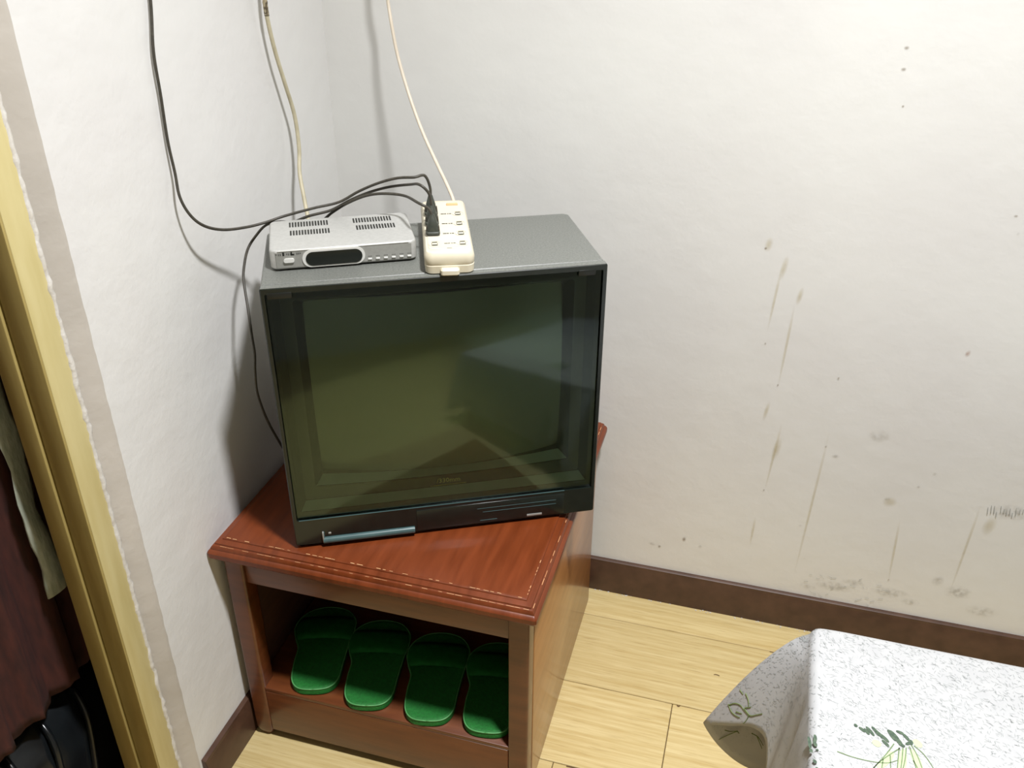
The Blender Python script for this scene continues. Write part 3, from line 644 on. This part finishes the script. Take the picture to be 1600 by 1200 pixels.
bmesh.ops.recalc_face_normals(bm, faces=bm.faces[:])
cl = fin('tablecloth', bm, 'cloth', None, angle=45)
tag(cl, 'white tablecloth with green sprig and grey dash print draped over the low table', 'tablecloth')
md = cl.modifiers.new('thickness', 'SOLIDIFY'); md.thickness = .0007; md.offset = 0
# print: grey dashes everywhere
rs = random.Random(21); bm = bmesh.new()
def quad(bm, c, t_, nrm, L, w_):
    s = nrm.cross(t_).normalized()*w_; t_ = t_.normalized()*L
    bm.faces.new([bm.verts.new(c+x) for x in (-t_-s*.3, -t_*.2-s, t_-s*.2, t_+s*.2, t_*.1+s, -t_+s*.3)])
for i in range(7000):
    x = rs.uniform(X0+.012, 1.50); y = rs.uniform(-.93, Y1-.012); a = rs.gauss(-.75, .75); quad(bm, Vector((x, y, CZ+.0006)), Vector((cos(a), sin(a), 0)), Vector((0, 0, 1)), rs.uniform(.0016, .0040), rs.uniform(.00026, .00048))
ufin = 14; 
for i in range(2600):
    u = rs.uniform(ufin+.2, ufin+13+8); v = rs.uniform(.05, .98); e = .01
    p = SURF(u, v); du = (SURF(u+e, v)-SURF(u-e, v)); dv = (SURF(u, v+e)-SURF(u, v-e)); nn = du.cross(dv)
    if nn.length < 1e-9: continue
    nn.normalize(); du.normalize(); dv.normalize(); a = rs.gauss(-.6, .7); tt = du*cos(a)+dv*sin(a)
    c = p
    for sgn in (1, -1): quad(bm, c+nn*.0007*sgn, tt, nn, rs.uniform(.0016, .0036), rs.uniform(.0003, .0005))
tag(fin('dash_print', bm, 'dash', cl), kind='stuff')
# ears and stalks printed on the top
def stroke(bm, P, w_, z=CZ+.0010, k=6):
    C = catmull([(x, y, 0) for x, y in P], k); m_ = len(C)-1
    L = []; R = []
    for i, c in enumerate(C):
        t_ = (C[min(i+1, m_)]-C[max(i-1, 0)]).normalized(); s = Vector((-t_.y, t_.x, 0)); ww = (w_(i/m_) if callable(w_) else w_)
        L.append(bm.verts.new((c.x+s.x*ww, c.y+s.y*ww, z))); R.append(bm.verts.new((c.x-s.x*ww, c.y-s.y*ww, z)))
    for i in range(m_): bm.faces.new((L[i], L[i+1], R[i+1], R[i]))
STK = [[(1.0323, -0.7671), (1.0497, -0.7702), (1.0718, -0.7709), (1.0931, -0.7678), (1.1069, -0.7597)], [(1.1048, -0.7336), (1.094, -0.7533), (1.0828, -0.7708), (1.0684, -0.7927)], [(1.1116, -0.739), (1.0996, -0.7517), (1.0853, -0.768), (1.0742, -0.7852), (1.0655, -0.8052)], [(1.1109, -0.7381), (1.1076, -0.7616), (1.1042, -0.7873)], [(1.1157, -0.7367), (1.1124, -0.7602), (1.1071, -0.7893)], [(1.1198, -0.7355), (1.1165, -0.757), (1.1099, -0.7827)], [(1.124, -0.7322), (1.1271, -0.7508), (1.1316, -0.7793)], [(1.1266, -0.7294), (1.133, -0.7461), (1.1389, -0.7743)], [(1.1298, -0.7295), (1.1406, -0.7398), (1.1492, -0.7555), (1.1551, -0.7725)], [(1.0987, -0.754), (1.0978, -0.7793)], [(1.0895, -0.7628), (1.0859, -0.7838)], [(1.1269, -0.754), (1.1314, -0.7647)]]
WSH = [[(1.1164, -0.7386), (1.1073, -0.7863)], [(1.1023, -0.7468), (1.0823, -0.7789)], [(1.1261, -0.7358), (1.1352, -0.7734)], [(1.0775, -0.7363), (1.0875, -0.7428)], [(1.1307, -0.7188), (1.1376, -0.7304)]]
LF = [((1.0556, -0.7147), (1.0579, -0.7195)), ((1.0612, -0.7185), (1.0691, -0.7249)), ((1.0678, -0.7188), (1.0738, -0.7278)), ((1.0704, -0.7148), (1.0803, -0.7281)), ((1.0778, -0.7126), (1.0869, -0.7262)), ((1.0825, -0.7178), (1.0915, -0.7291)), ((1.0871, -0.7218), (1.0985, -0.7334)), ((1.0898, -0.7317), (1.098, -0.7408)), ((1.0982, -0.7121), (1.1076, -0.7286)), ((1.1006, -0.7125), (1.1123, -0.7294)), ((1.1057, -0.7207), (1.1151, -0.7348)), ((1.1088, -0.7112), (1.1183, -0.7138)), ((1.1167, -0.7132), (1.1247, -0.7237)), ((1.1194, -0.7305), (1.1279, -0.7238)), ((1.1105, -0.732), (1.1182, -0.735)), ((1.1257, -0.7213), (1.1266, -0.7294)), ((0.9959, -0.7536), (0.9984, -0.7728)), ((1.0041, -0.748), (1.0041, -0.7607)), ((1.0024, -0.7591), (1.0057, -0.7676)), ((0.9984, -0.7728), (0.9992, -0.7787)), ((1.0057, -0.7717), (1.0065, -0.7736)), ((1.0025, -0.789), (1.0049, -0.7944)), ((1.0056, -0.8001), (1.008, -0.8063))]
bm = bmesh.new()
for P in STK: stroke(bm, P, lambda a: .00075*(1-.35*a))
tag(fin('stalk_print', bm, 'stalk', cl), kind='stuff')
bm = bmesh.new()
for P in WSH: stroke(bm, [P[0], ((P[0][0]+P[1][0])/2+.001, (P[0][1]+P[1][1])/2), P[1]], lambda a: .0052*math.sqrt(max(.02, a*(1-a)*4)), z=CZ+.0008)
tag(fin('wash_print', bm, 'wash', cl), kind='stuff')
bm = bmesh.new()
for i, (a, b) in enumerate(LF): stroke(bm, [a, ((a[0]+b[0])/2+.0006, (a[1]+b[1])/2), b], lambda t_: (.0030 if i in (8, 9, 10) else .0023)*math.sqrt(max(.03, t_*(1-t_)*4)), z=CZ+.0011+i*.00002)
tag(fin('leaf_print', bm, 'leaf', cl), kind='stuff')
SPR = [[(.9137,-.5371,.3296),(.9193,-.5459,.3305)],[(.9227,-.5479,.3366),(.9278,-.5567,.3331),(.9301,-.5632,.326)],[(.8999,-.5377,.2893),(.9091,-.5441,.304),(.918,-.5526,.3118),(.9247,-.5616,.312),(.9322,-.571,.3129)],
 [(.8997,-.5364,.2909),(.9062,-.5475,.2869),(.9148,-.5573,.2901),(.9198,-.5621,.2942)],[(.9129,-.5528,.2951),(.9217,-.5612,.303)],[(.9242,-.56,.3145),(.934,-.5724,.3152),(.9429,-.579,.3272),(.9505,-.5845,.3388)],
 [(.9322,-.571,.3129),(.9300,-.5712,.302),(.9259,-.5708,.2909)],[(.925,-.5602,.3165),(.9331,-.5665,.3277)],
 [(.9278,-.4983,.1834),(.9240,-.5,.1887),(.9161,-.4994,.1803),(.9054,-.498,.1667),(.8968,-.4965,.1535)],[(.9033,-.5022,.1877),(.9133,-.5008,.186),(.9248,-.5003,.1911)],[(.9489,-.4976,.1895),(.9608,-.4959,.1816),(.9722,-.4933,.1607)],[(.9582,-.4964,.1846),(.9714,-.4918,.1502)]]
bm = bmesh.new()
for P in SPR: tube(bm, P, lambda a: .0010-.0004*a, n=5, k=4)
tag(fin('sprig_print', bm, 'olive', cl), kind='stuff')

# ------------------------------------------------------------------ beyond the doorway: curtain, braid strip, bag
bm = bmesh.new(); NY = 90; g = []
zr = [.33+.0185*i for i in range(0, 96)]
for z in zr:
    row = []
    for i in range(NY+1):
        y = -.60-.98*i/NY; fold = .010*sin(i*.95+.6*sin(z*2))*(1.15-.25*z)+.004*sin(i*2.3)
        zz = z if z > zr[0] else z+.004*sin(i*.95)
        row.append(bm.verts.new((-.150+fold, y, zz)))
    g.append(row)
for a, b in zip(g, g[1:]):
    for i in range(NY): bm.faces.new((a[i], a[i+1], b[i+1], b[i]))
cu = fin('curtain', bm, 'maroon', None, smooth=True); md = cu.modifiers.new('thickness', 'SOLIDIFY'); md.thickness = .0012
tag(cu, 'dark maroon curtain hanging in the unlit doorway at far left', 'curtain')
bm = bmesh.new(); tube(bm, [(-.150, -.58, 2.09), (-.150, -1.64, 2.09)], .008, n=10, k=1, smooth=False); tag(fin('curtain_rod', bm, 'tv_black', cu))
bm = bmesh.new(); R = []
for i in range(60):
    z = .535+i*.026; wv = .004*sin(i*.8)
    R.append([(-.118+.003*sin(i*.5+a)+.004*cos(a), -.828+wv+.018*sin(a)*(1+.1*sin(i*1.9)), z) for a in [2*pi*j/10 for j in range(10)]])
loft(bm, R); o = tag(fin('braid_strip', bm, 'trim', None, smooth=True), 'grey-green hanging strip in front of the dark curtain, just behind the door frame', 'strip')
bm = bmesh.new(); R = []
prof = [(.02, .0, .9), (.0, .012, 1), (-.004, .12, 1.02), (.004, .22, 1.0), (.03, .27, .93), (.07, .300, .7), (.085, .304, .4)]
for ins, z, s in prof: R.append([(x+.01*sin(y*30+z*9), y, zq) for x, y, zq in rrect(.24-2*ins, .62-2*ins, .05*s, z, 6, -.262, -.86)])
loft(bm, R); bag = fin('holdall', bm, 'bag', None, angle=60); tag(bag, 'glossy black holdall with raised ribs on the floor beyond the doorway', 'bag')
for i in range(7):
    yy = -.60-.075*i; bm = bmesh.new()
    P = [(-.139, yy-.03, .10), (-.139, yy-.01, .20), (-.150, yy+.004, .262), (-.18, yy+.015, .292), (-.23, yy+.03, .308), (-.30, yy+.05, .308), (-.36, yy+.065, .285)]
    tube(bm, P, .0055, n=7, k=5); fin('rib', bm, 'bag', bag, smooth=True)
